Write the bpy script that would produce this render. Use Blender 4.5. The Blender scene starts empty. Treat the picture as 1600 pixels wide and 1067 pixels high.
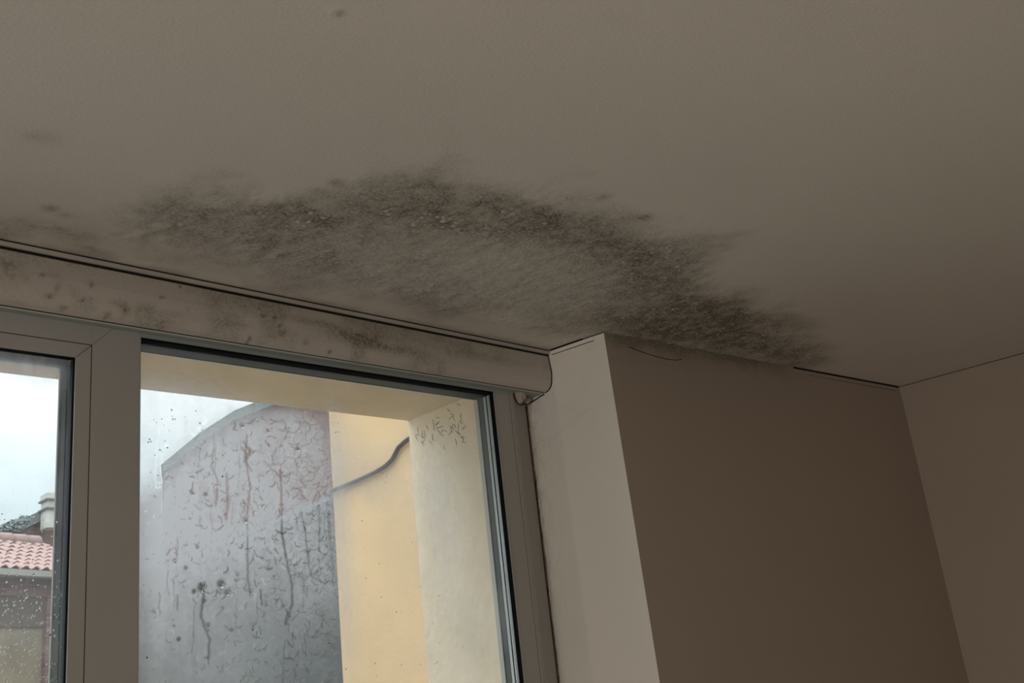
import bpy, bmesh, math, random
import numpy as np
from mathutils import Vector, Matrix

E = 1.75            # height of the eye above the room's floor; heights below are given from the eye
SC = bpy.context.scene
COL = SC.collection
random.seed(4)

# ------------------------------------------------------------------ camera
cam_d = bpy.data.cameras.new('camera')
cam = bpy.data.objects.new('camera', cam_d); COL.objects.link(cam)
yaw, pitch, roll, FPX = 0.80317, 0.32169, -0.11490, 1580.877
fw = Vector((math.sin(yaw)*math.cos(pitch), math.cos(yaw)*math.cos(pitch), math.sin(pitch)))
rt = Vector((math.cos(yaw), -math.sin(yaw), 0)); up = rt.cross(fw)
r2 = math.cos(roll)*rt + math.sin(roll)*up; u2 = -math.sin(roll)*rt + math.cos(roll)*up
m = Matrix((r2, u2, -fw)).transposed().to_4x4(); m.translation = (0, 0, E)
cam.matrix_world = m
cam_d.sensor_width = 36; cam_d.lens = FPX/1600*36; cam_d.clip_start = .02; cam_d.clip_end = 300
SC.camera = cam

# ------------------------------------------------------------------ sky (overcast) and exposure
w = bpy.data.worlds.new('sky'); SC.world = w; w.use_nodes = True
nt = w.node_tree; nt.nodes.clear()
tc = nt.nodes.new('ShaderNodeTexCoord'); sx = nt.nodes.new('ShaderNodeSeparateXYZ')
nt.links.new(tc.outputs['Generated'], sx.inputs[0])
mx = nt.nodes.new('ShaderNodeMath'); mx.operation = 'MAXIMUM'; mx.inputs[1].default_value = 0
nt.links.new(sx.outputs['Z'], mx.inputs[0])
st = nt.nodes.new('ShaderNodeMath'); st.operation = 'MULTIPLY_ADD'      # heavy overcast: dim at the horizon, brightest overhead
st.inputs[1].default_value = .93; st.inputs[2].default_value = .07
nt.links.new(mx.outputs[0], st.inputs[0])
cr = nt.nodes.new('ShaderNodeValToRGB')
cr.color_ramp.elements[0].color = (.74, .90, .96, 1); cr.color_ramp.elements[0].position = .16
cr.color_ramp.elements[1].color = (.97, .99, 1.0, 1); cr.color_ramp.elements[1].position = .36
nt.links.new(mx.outputs[0], cr.inputs[0])
SKY = 4.4
s2 = nt.nodes.new('ShaderNodeMath'); s2.operation = 'MULTIPLY'; s2.inputs[1].default_value = SKY
nt.links.new(st.outputs[0], s2.inputs[0])
bg = nt.nodes.new('ShaderNodeBackground'); nt.links.new(cr.outputs[0], bg.inputs[0]); nt.links.new(s2.outputs[0], bg.inputs[1])
wo = nt.nodes.new('ShaderNodeOutputWorld'); nt.links.new(bg.outputs[0], wo.inputs[0])

vs = SC.view_settings
vs.view_transform = 'Standard'; vs.look = 'None'; vs.gamma = 1; vs.use_curve_mapping = False
vs.exposure = 0.0
cy = SC.cycles
cy.max_bounces = 10; cy.diffuse_bounces = 6; cy.transparent_max_bounces = 16
cy.caustics_reflective = False; cy.caustics_refractive = False
cy.sample_clamp_indirect = 8

def area(name, loc, rot, sx_, sy_, power, color):
    l = bpy.data.lights.new(name, 'AREA'); l.shape = 'RECTANGLE'; l.size = sx_; l.size_y = sy_; l.energy = power; l.color = color
    o = bpy.data.objects.new(name, l); COL.objects.link(o); o.location = loc; o.rotation_euler = rot
    return o
# added fill light at the left wall, no window there; lifts the room
area('side_fill_light', (-2.50, -.6, 1.30), (0, math.radians(-62), 0), 1.6, 2.2, 78, (1.0, .97, .93))

# ------------------------------------------------------------------ materials
def mat(name, col, rough=.6, bump=0, bscale=40, var=0, vscale=3, spec=.3, metal=0):
    M = bpy.data.materials.new(name); M.use_nodes = True; n = M.node_tree; b = n.nodes['Principled BSDF']
    b.inputs['Roughness'].default_value = rough; b.inputs['Specular IOR Level'].default_value = spec
    b.inputs['Metallic'].default_value = metal; b.inputs['Base Color'].default_value = (*col, 1)
    t = n.nodes.new('ShaderNodeTexCoord')
    if var:
        no = n.nodes.new('ShaderNodeTexNoise'); no.inputs['Scale'].default_value = vscale; no.inputs['Detail'].default_value = 5
        n.links.new(t.outputs['Object'], no.inputs['Vector'])
        r = n.nodes.new('ShaderNodeValToRGB')
        r.color_ramp.elements[0].position = .3; r.color_ramp.elements[1].position = .7
        r.color_ramp.elements[0].color = (*[c*(1-var) for c in col], 1); r.color_ramp.elements[1].color = (*[min(1, c*(1+var)) for c in col], 1)
        n.links.new(no.outputs['Fac'], r.inputs[0]); n.links.new(r.outputs[0], b.inputs['Base Color'])
    if bump:
        no = n.nodes.new('ShaderNodeTexNoise'); no.inputs['Scale'].default_value = bscale; no.inputs['Detail'].default_value = 4
        n.links.new(t.outputs['Object'], no.inputs['Vector'])
        bp = n.nodes.new('ShaderNodeBump'); bp.inputs['Strength'].default_value = bump; bp.inputs['Distance'].default_value = .004
        n.links.new(no.outputs['Fac'], bp.inputs['Height']); n.links.new(bp.outputs[0], b.inputs['Normal'])
    return M

def mould_mat(name, col, dark, bump=.25, fine=170):
    """painted plaster whose 'mould' attribute says how much mould grows on each spot"""
    M = mat(name, col, .85, 0); n = M.node_tree; b = n.nodes['Principled BSDF']; b.inputs['Specular IOR Level'].default_value = .15
    at = n.nodes.new('ShaderNodeAttribute'); at.attribute_name = 'mould'
    t = n.nodes.new('ShaderNodeTexCoord')
    no = n.nodes.new('ShaderNodeTexNoise'); no.inputs['Scale'].default_value = fine; no.inputs['Detail'].default_value = 5; no.inputs['Roughness'].default_value = .7
    n.links.new(t.outputs['Object'], no.inputs['Vector'])
    mr = n.nodes.new('ShaderNodeMapRange'); mr.inputs[1].default_value = .33; mr.inputs[2].default_value = .67; mr.inputs[3].default_value = .4; mr.inputs[4].default_value = 1.5
    n.links.new(no.outputs['Fac'], mr.inputs[0])
    mu = n.nodes.new('ShaderNodeMath'); mu.operation = 'MULTIPLY'; mu.use_clamp = True
    n.links.new(at.outputs['Fac'], mu.inputs[0]); n.links.new(mr.outputs[0], mu.inputs[1])
    big = n.nodes.new('ShaderNodeTexNoise'); big.inputs['Scale'].default_value = 2.5; big.inputs['Detail'].default_value = 3
    n.links.new(t.outputs['Object'], big.inputs['Vector'])
    cb = n.nodes.new('ShaderNodeMix'); cb.data_type = 'RGBA'
    cb.inputs['A'].default_value = (*[c*.955 for c in col], 1); cb.inputs['B'].default_value = (*[c*1.045 for c in col], 1)
    n.links.new(big.outputs['Fac'], cb.inputs['Factor'])
    mi = n.nodes.new('ShaderNodeMix'); mi.data_type = 'RGBA'; mi.inputs['B'].default_value = (*dark, 1)
    n.links.new(mu.outputs[0], mi.inputs['Factor']); n.links.new(cb.outputs['Result'], mi.inputs['A']); n.links.new(mi.outputs['Result'], b.inputs['Base Color'])
    bm_ = n.nodes.new('ShaderNodeMath'); bm_.operation = 'MULTIPLY_ADD'; bm_.inputs[2].default_value = .0
    ad = n.nodes.new('ShaderNodeMath'); ad.operation = 'ADD'; ad.inputs[1].default_value = .12
    n.links.new(at.outputs['Fac'], ad.inputs[0]); n.links.new(no.outputs['Fac'], bm_.inputs[0]); n.links.new(ad.outputs[0], bm_.inputs[1])
    bp = n.nodes.new('ShaderNodeBump'); bp.inputs['Strength'].default_value = bump; bp.inputs['Distance'].default_value = .006
    n.links.new(bm_.outputs[0], bp.inputs['Height']); n.links.new(bp.outputs[0], b.inputs['Normal'])
    return M

PAINT = (.60, .545, .475)
DARKM = (.165, .148, .105)
M_ceil = mould_mat('ceiling_paint', (.61, .57, .51), DARKM, .85)
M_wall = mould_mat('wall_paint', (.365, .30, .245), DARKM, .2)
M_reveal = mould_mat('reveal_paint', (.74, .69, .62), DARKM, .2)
M_box = mould_mat('shutter_box_paint', (.50, .45, .40), DARKM, .15)
M_trim = mat('trim_paint', (.44, .40, .36), .6, .1, 60, .06, 9)
M_gap = mat('dirt_and_shadow_gap', (.012, .009, .008), .9)
M_frame = mat('window_frame_paint', (.36, .35, .325), .5, .05, 90, .03, 6)
M_frame_seam = mat('frame_seam', (.06, .055, .05), .8)
M_gasket = mat('black_gasket', (.006, .007, .008), .9, spec=.05)
M_spacer = mat('spacer_bar', (.62, .66, .66), .35, .6, 700, 0, 1, .5, .4)
M_rebate = mat('grey_rebate', (.075, .09, .10), .45)
M_under = mat('grey_metal_paint', (.29, .315, .295), .5)
M_rebdark = mat('dark_rebate', (.028, .033, .037), .6)
M_scr = mat('scraped_plaster', (.30, .26, .19), .9)
M_faint = mat('faint_groove', (.17, .16, .15), .7)
M_lip = mat('pale_sealant_lip', (.55, .56, .53), .5)
M_caulk = mat('yellowed_caulk', (.19, .145, .085), .8, .8, 200, .35, 60)
M_lump = mat('old_filler', (.36, .30, .25), .8, .8, 120, .2, 40)
M_floor = mat('pale_floor', (.66, .60, .52), .5, .1, 30, .15, 5)
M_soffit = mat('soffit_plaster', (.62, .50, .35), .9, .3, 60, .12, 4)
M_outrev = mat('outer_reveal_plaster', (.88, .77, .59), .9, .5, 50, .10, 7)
M_facade = mat('facade_render', (.75, .62, .42), .9, .3, 80, .06, 4)
M_yellow = mat('yellow_render', (.60, .45, .275), .9, .3, 60, .07, 3)
M_cable = mat('black_cable', (.02, .024, .024), .5)
M_tile = mat('clay_tile', (.40, .275, .255), .8, .3, 30, .16, 1.6)
M_ridge = mat('ridge_tile_clay', (.27, .19, .18), .8, .3, 30, .12, 3)
M_gutter = mat('gutter_grey', (.30, .30, .27), .6)
M_backwall = mat('back_wall_paint', (.30, .25, .20), .85)
M_bounce_terrace = mat('pale_bounce_paving', (.46, .43, .38), .8, .2, 20, .08, 2)
M_eave_shade = mat('eave_shade_brown', (.10, .075, .06), .8, .2, 12, .25, 3)  # brown standing in for the shade under the tiled house's eave
M_beige = mat('old_beige_render', (.25, .215, .145), .9, .3, 8, .25, .9)
M_dark = mat('dark_render', (.062, .072, .070), .9, .3, 5, .35, .8)
M_slate = mat('dark_slate', (.055, .07, .08), .8, .3, 9, .25, 2)
M_verge = mat('weathered_verge', (.17, .20, .20), .8, .3, 10, .3, 3)
M_chim = mat('pale_render', (.52, .54, .50), .9, .3, 10, .2, 4)
M_chimline = mat('chimney_mortar_line', (.12, .13, .13), .9)
M_leaf = mat('far_foliage', (.17, .21, .21), .8, 0, 1, .3, 5)
M_ground = mat('wet_ground', (.30, .30, .28), .7, .2, 3, .2, .5)

def brick_mat(name, c1, c2, mortar, scale):
    M = mat(name, c1, .9); n = M.node_tree; b = n.nodes['Principled BSDF']
    t = n.nodes.new('ShaderNodeTexCoord'); mp = n.nodes.new('ShaderNodeMapping'); mp.inputs['Rotation'].default_value = (math.radians(90), 0, 0)
    n.links.new(t.outputs['Object'], mp.inputs[0])
    br = n.nodes.new('ShaderNodeTexBrick'); br.inputs['Scale'].default_value = scale
    br.inputs['Color1'].default_value = (*c1, 1); br.inputs['Color2'].default_value = (*c2, 1); br.inputs['Mortar'].default_value = (*mortar, 1)
    n.links.new(mp.outputs[0], br.inputs['Vector']); n.links.new(br.outputs['Color'], b.inputs['Base Color'])
    return M
M_brick = brick_mat('red_brick', (.21, .115, .10), (.14, .08, .072), (.18, .15, .135), 2.2)

def glass_mat():
    M = bpy.data.materials.new('window_glass'); M.use_nodes = True; n = M.node_tree; n.nodes.clear()
    o = n.nodes.new('ShaderNodeOutputMaterial'); mi = n.nodes.new('ShaderNodeMixShader')
    tr = n.nodes.new('ShaderNodeBsdfTransparent'); tr.inputs[0].default_value = (.97, .985, .98, 1)
    gl = n.nodes.new('ShaderNodeBsdfGlossy'); gl.inputs['Roughness'].default_value = .02
    fr = n.nodes.new('ShaderNodeFresnel'); fr.inputs[0].default_value = 1.3
    n.links.new(fr.outputs[0], mi.inputs[0]); n.links.new(tr.outputs[0], mi.inputs[1]); n.links.new(gl.outputs[0], mi.inputs[2]); n.links.new(mi.outputs[0], o.inputs[0])
    return M
M_glass = glass_mat()

def fog_mat():
    """film of condensation: scatters the daylight that comes through, clear where water has run"""
    M = bpy.data.materials.new('condensation_film'); M.use_nodes = True; n = M.node_tree; n.nodes.clear()
    o = n.nodes.new('ShaderNodeOutputMaterial'); mi = n.nodes.new('ShaderNodeMixShader'); m2 = n.nodes.new('ShaderNodeMixShader')
    tr = n.nodes.new('ShaderNodeBsdfTransparent'); tl = n.nodes.new('ShaderNodeBsdfTranslucent'); tl.inputs[0].default_value = (.95, .94, 1.0, 1)
    gl = n.nodes.new('ShaderNodeBsdfGlossy'); gl.inputs['Roughness'].default_value = .25
    m2.inputs[0].default_value = .04
    at = n.nodes.new('ShaderNodeAttribute'); at.attribute_name = 'fog'
    rf = n.nodes.new('ShaderNodeBsdfRefraction'); rf.inputs['Roughness'].default_value = .75; rf.inputs['IOR'].default_value = 1.38; rf.inputs[0].default_value = (.95, .95, 1.0, 1)
    m3 = n.nodes.new('ShaderNodeMixShader'); m3.inputs[0].default_value = .45
    n.links.new(tl.outputs[0], m3.inputs[1]); n.links.new(rf.outputs[0], m3.inputs[2])
    n.links.new(m3.outputs[0], m2.inputs[1]); n.links.new(gl.outputs[0], m2.inputs[2])
    n.links.new(at.outputs['Fac'], mi.inputs[0]); n.links.new(tr.outputs[0], mi.inputs[1]); n.links.new(m2.outputs[0], mi.inputs[2]); n.links.new(mi.outputs[0], o.inputs[0])
    return M
M_fog = fog_mat()
def water_mat():
    M = bpy.data.materials.new('water_drop'); M.use_nodes = True; n = M.node_tree; b = n.nodes['Principled BSDF']
    b.inputs['Transmission Weight'].default_value = 1; b.inputs['Roughness'].default_value = .0; b.inputs['IOR'].default_value = 1.33
    return M
M_water = water_mat()

# ------------------------------------------------------------------ helpers
def tag(o, label=None, cat=None, group=None, kind=None):
    if label: o['label'] = label
    if cat: o['category'] = cat
    if group: o['group'] = group
    if kind: o['kind'] = kind
    return o
def empty(name, loc=(0, 0, 0)):
    o = bpy.data.objects.new(name, None); COL.objects.link(o); o.location = (loc[0], loc[1], loc[2]+E); o.empty_display_size = .1
    return o
def link(name, me, material, parent=None):
    me.materials.clear(); me.materials.append(material)
    o = bpy.data.objects.new(name, me); COL.objects.link(o)
    if parent is not None:
        o.parent = parent; o.matrix_parent_inverse = Matrix.Translation(-Vector(parent.location))
    return o
def pydata(name, vs_, fs, material, parent=None, smooth=False):
    me = bpy.data.meshes.new(name); me.from_pydata([(v[0], v[1], v[2]+E) for v in vs_], [], fs)
    if smooth: me.polygons.foreach_set('use_smooth', [True]*len(me.polygons))
    me.update()
    return link(name, me, material, parent)
def bxv(x0, x1, y0, y1, z0, z1):
    return [(x0,y0,z0),(x1,y0,z0),(x1,y1,z0),(x0,y1,z0),(x0,y0,z1),(x1,y0,z1),(x1,y1,z1),(x0,y1,z1)]
BF = [(0,3,2,1),(4,5,6,7),(0,1,5,4),(1,2,6,5),(2,3,7,6),(3,0,4,7)]
def multi(name, boxes, material, parent=None, bevel=0):
    v = []; f = []
    for b in boxes:
        k = len(v); v += bxv(*b); f += [tuple(i+k for i in q) for q in BF]
    o = pydata(name, v, f, material, parent)
    if bevel:
        bm = bmesh.new(); bm.from_mesh(o.data)
        bmesh.ops.bevel(bm, geom=bm.edges[:], offset=bevel, segments=2, affect='EDGES', clamp_overlap=True)
        bm.to_mesh(o.data); bm.free()
    return o
def prism(name, pts, lo, hi, material, parent=None, axis='z'):
    """polygon pts extruded from lo to hi along an axis ('z': pts are x,y; 'y': pts are x,z)"""
    n = len(pts)
    if axis == 'z': v = [(a, b, lo) for a, b in pts]+[(a, b, hi) for a, b in pts]
    elif axis == 'x': v = [(lo, a, b) for a, b in pts]+[(hi, a, b) for a, b in pts]
    else: v = [(a, lo, b) for a, b in pts]+[(a, hi, b) for a, b in pts]
    f = [tuple(range(n)), tuple(range(2*n-1, n-1, -1))]+[(i, (i+1) % n, (i+1) % n+n, i+n) for i in range(n)]
    o = pydata(name, v, f, material, parent)
    bm = bmesh.new(); bm.from_mesh(o.data); bmesh.ops.recalc_face_normals(bm, faces=bm.faces[:]); bm.to_mesh(o.data); bm.free()
    return o
def tube_geo(pts, rads, seg=8):
    V = []; F = []
    P = [Vector(p) for p in pts]
    for i, p in enumerate(P):
        t = (P[min(i+1, len(P)-1)]-P[max(i-1, 0)]).normalized()
        a = t.cross(Vector((0, 0, 1)));
        if a.length < .05: a = t.cross(Vector((1, 0, 0)))
        a.normalize(); b = t.cross(a)
        r = rads if isinstance(rads, (int, float)) else rads[i]
        for k in range(seg):
            an = 2*math.pi*k/seg; V.append(p+a*math.cos(an)*r+b*math.sin(an)*r)
    for i in range(len(P)-1):
        for k in range(seg):
            k2 = (k+1) % seg; F.append((i*seg+k, i*seg+k2, (i+1)*seg+k2, (i+1)*seg+k))
    F.append(tuple(range(seg-1, -1, -1))); F.append(tuple((len(P)-1)*seg+k for k in range(seg)))
    return V, F
def tube(name, pts, r, material, parent=None, seg=8):
    V, F = tube_geo(pts, r, seg); return pydata(name, V, F, material, parent, True)

def vn(x, y, seed=0):
    xi = np.floor(x).astype(np.int64); yi = np.floor(y).astype(np.int64); fx = x-xi; fy = y-yi
    def h(a, b):
        k = (a*374761393+b*668265263+seed*2147483647) & 0xffffffff
        k = ((k ^ (k >> 13))*1274126177) & 0xffffffff
        return ((k ^ (k >> 16)) & 0xffff)/65535.0
    sx_ = fx*fx*(3-2*fx); sy_ = fy*fy*(3-2*fy)
    return (h(xi, yi)*(1-sx_)+h(xi+1, yi)*sx_)*(1-sy_)+(h(xi, yi+1)*(1-sx_)+h(xi+1, yi+1)*sx_)*sy_
def fbm(x, y, s, seed=0, oc=4, gain=.55):
    r = 0; a = 1; t = 0
    for i in range(oc):
        r = r+a*vn(x*s*2**i+17.3*i, y*s*2**i-9.1*i, seed+i*7); t += a; a *= gain
    return r/t
def sst(a, b, x):
    t = np.clip((x-a)/(b-a), 0, 1); return t*t*(3-2*t)
def sdist(px, py, poly):
    """signed distance, positive inside"""
    d = np.full(px.shape, 1e9); ins = np.zeros(px.shape, bool); n = len(poly)
    for i in range(n):
        ax, ay = poly[i]; bx, by = poly[(i+1) % n]; ex, ey = bx-ax, by-ay
        t = np.clip(((px-ax)*ex+(py-ay)*ey)/(ex*ex+ey*ey), 0, 1)
        d = np.minimum(d, np.hypot(px-ax-t*ex, py-ay-t*ey))
        c = ((ay > py) != (by > py)) & (px < (bx-ax)*(py-ay)/((by-ay) if by != ay else 1e-9)+ax)
        ins ^= c
    return np.where(ins, d, -d)
def segdist(px, py, pts):
    d = np.full(px.shape, 1e9)
    for (ax, ay), (bx, by) in zip(pts[:-1], pts[1:]):
        ex, ey = bx-ax, by-ay
        t = np.clip(((px-ax)*ex+(py-ay)*ey)/(ex*ex+ey*ey+1e-12), 0, 1)
        d = np.minimum(d, np.hypot(px-ax-t*ex, py-ay-t*ey))
    return d
def grid(name, U, W, fn, material, parent=None, attr=None, aval=None, smooth=True, flip=False):
    """fn(U2,W2) -> X,Y,Z arrays; aval -> array of the attribute"""
    UU, WW = np.meshgrid(U, W, indexing='ij'); X, Y, Z = fn(UU, WW)
    nu, nw = UU.shape
    co = np.stack([X, Y, Z+E], -1).reshape(-1, 3)
    me = bpy.data.meshes.new(name); idx = np.arange(nu*nw).reshape(nu, nw)
    q = np.stack([idx[:-1, :-1], idx[1:, :-1], idx[1:, 1:], idx[:-1, 1:]], -1).reshape(-1, 4)
    if flip: q = q[:, ::-1]
    me.vertices.add(len(co)); me.vertices.foreach_set('co', co.astype(np.float32).ravel())
    me.loops.add(q.size); me.loops.foreach_set('vertex_index', q.astype(np.int32).ravel())
    me.polygons.add(len(q)); me.polygons.foreach_set('loop_start', np.arange(0, q.size, 4, dtype=np.int32))
    me.polygons.foreach_set('loop_total', np.full(len(q), 4, np.int32))
    me.update(calc_edges=True)
    if smooth: me.polygons.foreach_set('use_smooth', np.ones(len(q), bool))
    if attr:
        a = me.attributes.new(attr, 'FLOAT', 'POINT'); a.data.foreach_set('value', aval(UU, WW).astype(np.float32).ravel())
    return link(name, me, material, parent)

# ------------------------------------------------------------------ the room
H = .75                      # ceiling
XL, YB = -2.6, -3.6          # left wall, back wall
XR0, XR1 = 3.107, 3.38       # right wall at its far corner and at the back
FCX, FCY = 1.771, 1.409      # corner where the window reveal meets the pier wall
YF = 1.62                    # face of the window frame
def xr(y): return XR0+(1.317-y)*.0632

multi('floor', [(XL-.2, 3.7, YB-.2, 1.95, -E-.15, -E)], M_floor)['kind'] = 'structure'

# ceiling: dense where the damp has blistered it
poly = [(.60,1.50),(.60,1.36),(.69,1.235),(.83,1.15),(.874,1.07),(.93,.995),(1.037,1.01),(1.11,.96),(1.20,.945),(1.315,.985),(1.557,.95),(1.72,1.02),
        (1.80,1.09),(1.919,1.075),(2.088,1.12),(2.40,1.20),(2.60,1.24),(2.54,1.41),(1.90,1.47),(1.76,1.47),(1.62,1.50),(1.361,1.495),(1.1,1.50),(.93,1.50)]
spl = [  # x, y, rx, ry, amount
 (.80,1.36,.16,.05,.16),(.87,1.25,.16,.05,.22),(1.02,1.15,.20,.05,.30),(1.12,1.05,.20,.05,.22),(1.30,1.06,.20,.06,.30),(1.52,1.07,.16,.07,.26),
 (1.63,1.15,.12,.07,.20),(1.92,1.20,.20,.07,.50),(2.03,1.14,.16,.04,.30),(1.90,1.33,.25,.07,.45),(2.2,1.26,.25,.06,.30),(2.35,1.31,.22,.05,.25),(.98,1.41,.2,.04,.12),
 (1.30,1.24,.22,.10,-.24),(1.55,1.36,.18,.08,-.16),(1.15,1.38,.2,.06,-.10)]
def mould(x, y):
    d = sdist(x, y, poly)
    n1 = fbm(x, y, 9, 3, 5, .62)-.5; n2 = fbm(x, y, 45, 11, 4, .65)
    m_ = sst(-.05, .085, d+n1*.22)
    D = .50+0*x
    for (a, b, rx, ry, s) in spl: D = D+s*np.exp(-((x-a)/rx)**2-((y-b)/ry)**2)
    n3 = fbm(x, y, 110, 13, 3, .7)
    D = .80*D*m_*(.62+.50*sst(.25, .75, n2)+.5*(n3-.5))*(.78+.44*fbm(x, y, 16, 31, 3))+.10*m_
    # mould creeping along the joint over the shutter box, and single spots
    e = 1.5625-y
    D = D+.35*np.exp(-np.abs(e-.004)/.010)*sst(.35, .7, fbm(x, y, 14, 5, 3))*(x < 1.76)
    for (a, b, r) in ((.53,1.495,.05),(.47,1.535,.06),(.63,1.54,.03)): D = D+.55*np.exp(-((x-a)/r)**2-((y-b)/(r*.42))**2)*n2*1.5
    for (a, b, r, s) in ((.597,.795,.006,.35),(.515,1.43,.012,.5),(.54,1.44,.008,.3),(.42,1.24,.014,.18),(.44,1.235,.02,.12),(.83,1.135,.012,.5),(1.235,.94,.012,.4),(1.36,.955,.012,.4),(.355,1.45,.01,.2)):
        D = D+s*np.exp(-((x-a)**2+(y-b)**2)/r**2)
    return np.clip(D, 0, .95)
def blister(x, y):
    d = sdist(x, y, poly); m_ = sst(-.03, .08, d)
    return m_*(.0050*(fbm(x, y, 48, 71, 3, .6)-.5)+.0022*np.abs(fbm(x, y, 90, 77, 2)-.5)*2)+.0022*np.exp(-((x-.597)**2+(y-.795)**2)/.006**2)
cxs = np.concatenate([[XL-.1, -1.8, -1, -.4, 0, .2], np.arange(.3, 2.72, .004), [2.8, 3.0, 3.2, 3.5]])
cys = np.concatenate([[YB-.1, -1.8, -1, -.4, 0, .3, .5], np.arange(.76, 1.566, .004), [1.59, 1.64]])
ceil = grid('ceiling', cxs, cys, lambda x, y: (x, y, H-blister(x, y)+0*x), M_ceil, None, 'mould', mould, flip=True)
ceil['kind'] = 'structure'; ceil['label'] = 'off-white plaster ceiling with a wide blistered patch of grey-green mould'
multi('ceiling_slab', [(XL-.2, 3.7, YB-.2, 1.95, H+.006, H+.25)], M_facade)['kind'] = 'structure'
# raised paint blisters and flakes within the damp patch
V = []; F = []
rs = np.random.RandomState(5)
cand = np.stack([rs.uniform(.6, 2.5, 9000), rs.uniform(.94, 1.5, 9000)], 1)
dd = sdist(cand[:, 0], cand[:, 1], poly); wgt = sst(.0, .10, dd)*(fbm(cand[:, 0], cand[:, 1], 10, 91, 3) > .47)*np.clip(1.25-np.abs(cand[:, 0]-1.25)*1.0, .12, 1)
keep = cand[(rs.rand(9000) < wgt*.25)][:700]
for (x, y) in keep:
    r = rs.uniform(.0025, .0065); hh = r*rs.uniform(.12, .34); sq = rs.uniform(.6, 1); an0 = rs.uniform(0, 6.28); k = len(V)
    z0 = H-float(blister(np.array([x]), np.array([y]))[0])+.0006
    V.append((x, y, z0-hh))
    for ring, (rr, hz) in enumerate(((.6, .75), (1, 0))):
        for j in range(7):
            a = an0+j*2*math.pi/7; q = rs.uniform(.85, 1.15)
            V.append((x+math.cos(a)*r*rr*q, y+math.sin(a)*r*rr*sq*q, z0-hh*hz))
    for j in range(7):
        j2 = (j+1) % 7; F.append((k, k+1+j2, k+1+j)); F.append((k+1+j, k+1+j2, k+8+j2, k+8+j))
bl = pydata('paint_blisters', V, F, M_ceil, ceil, True); bl['kind'] = 'stuff'
a_ = bl.data.attributes.new('mould', 'FLOAT', 'POINT'); a_.data.foreach_set('value', np.full(len(bl.data.vertices), .30, np.float32))
bl['label'] = 'small raised blisters of peeling ceiling paint'

# window wall: above, below, left of the opening
SILL = -E+.10
WX0 = -1.9
multi('wall_beside_window', [(XL-.2, WX0, 1.625, 1.95, -E, H+.2)], M_wall)['kind'] = 'structure'
multi('wall_under_window', [(WX0, 1.62, 1.62, 1.95, -E, SILL-.02)], M_wall)['kind'] = 'structure'
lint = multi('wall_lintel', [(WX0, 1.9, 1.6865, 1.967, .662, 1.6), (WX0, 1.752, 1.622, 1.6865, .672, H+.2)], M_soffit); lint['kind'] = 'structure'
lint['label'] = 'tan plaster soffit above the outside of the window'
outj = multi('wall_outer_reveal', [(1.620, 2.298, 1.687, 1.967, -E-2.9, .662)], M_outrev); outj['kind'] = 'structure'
V = []; F = []; rm = random.Random(21)
for i in range(46):
    y = rm.uniform(1.76, 1.955); z = .645-rm.uniform(0, .05)-(1.955-y)*rm.uniform(-.1, .25)
    if z > .66: continue
    pts = [(1.6196, y, z)]; a = rm.uniform(-.2, 1.5)
    for k in range(4): a += rm.uniform(-.5, .5); pts.append((1.6196, pts[-1][1]-.005*math.cos(a), pts[-1][2]-.005*math.sin(a)))
    v_, f_ = tube_geo(pts, [.0002, .0006, .0009, .0006, .0002], 5); k0 = len(V); V += v_; F += [tuple(q+k0 for q in f) for f in f_]
scr = pydata('scrape_marks', V, F, M_scr, outj); scr['kind'] = 'stuff'
multi('wall_facade_lower', [(WX0, 1.62, 1.70, 1.967, -E-2.9, SILL-.03)], M_facade)['kind'] = 'structure'

# reveal on the right of the window (splayed plaster)
def reveal_xyz(t, z):
    # t 0..1 front corner -> box plane, 1..2 box plane -> window frame
    xf = FCX+np.clip(H-z, 0, 3)*.0215
    X = np.where(t < 1, xf+(1.751-xf)*t, 1.751+0*t); Y = np.where(t < 1, FCY+(1.564-FCY)*t, 1.564+(1.668-1.564)*(t-1))
    X = X+.0012*(fbm(t*.16, z, 12, 41, 3)-.5)
    return X, Y, z
def reveal_m(t, z):
    D = .07*sst(.45, .8, fbm(t*.2, z, 22, 44, 4))*sst(.35, .7, z)
    D = D+.4*np.exp(-np.abs(t-2.0)/.25)*sst(.42, .62, fbm(t*.3, z, 60, 46, 3))*sst(-.3, .6, z)
    line = .58+.10*(t-.3)-.02
    D = D+.06*np.exp(-((z-(.60-.05*t))/.006)**2)*fbm(t, z, 30, 47, 3)*1.5
    return np.clip(D, 0, .8)
zs = np.concatenate([np.arange(-E, .2, .05), np.arange(.2, .7501, .006)])
rv = grid('wall_reveal', np.linspace(0, 2, 61), zs, reveal_xyz, M_reveal, None, 'mould', reveal_m, flip=True); rv['kind'] = 'structure'
rv['label'] = 'pale plaster window reveal beside the right window jamb'

# pier wall between reveal and far corner
PL = math.hypot(XR0-FCX, 1.317-FCY)
def pier_xyz(s, z):
    xa = FCX+np.clip(H-z, 0, 3)*.0215; t = s/PL
    return xa+(XR0-xa)*t, FCY+(1.317-FCY)*t+.0012*(fbm(s, z, 7, 51, 3)-.5), z
def pier_m(s, z):
    e = H-z; amt = sst(-.05, .06, s)*(1-sst(.55, .85, s))
    dpt = .012+.03*fbm(s, 0*s, 14, 52, 4)
    D = .85*amt*np.exp(-(e/dpt)**2)*(.5+fbm(s, z, 50, 54, 3))
    D = D+.10*amt*np.exp(-(e/.08)**2)
    D = D+.10*np.exp(-((z-(.685+.03*s))/.006)**2)*(1-sst(.2, .5, s))
    return np.clip(D, 0, .9)
zs2 = np.concatenate([np.arange(-E, .55, .05), np.arange(.56, .7501, .0045)])
pw = grid('wall_pier', np.linspace(0, PL, 300), zs2, pier_xyz, M_wall, None, 'mould', pier_m, flip=True); pw['kind'] = 'structure'
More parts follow.
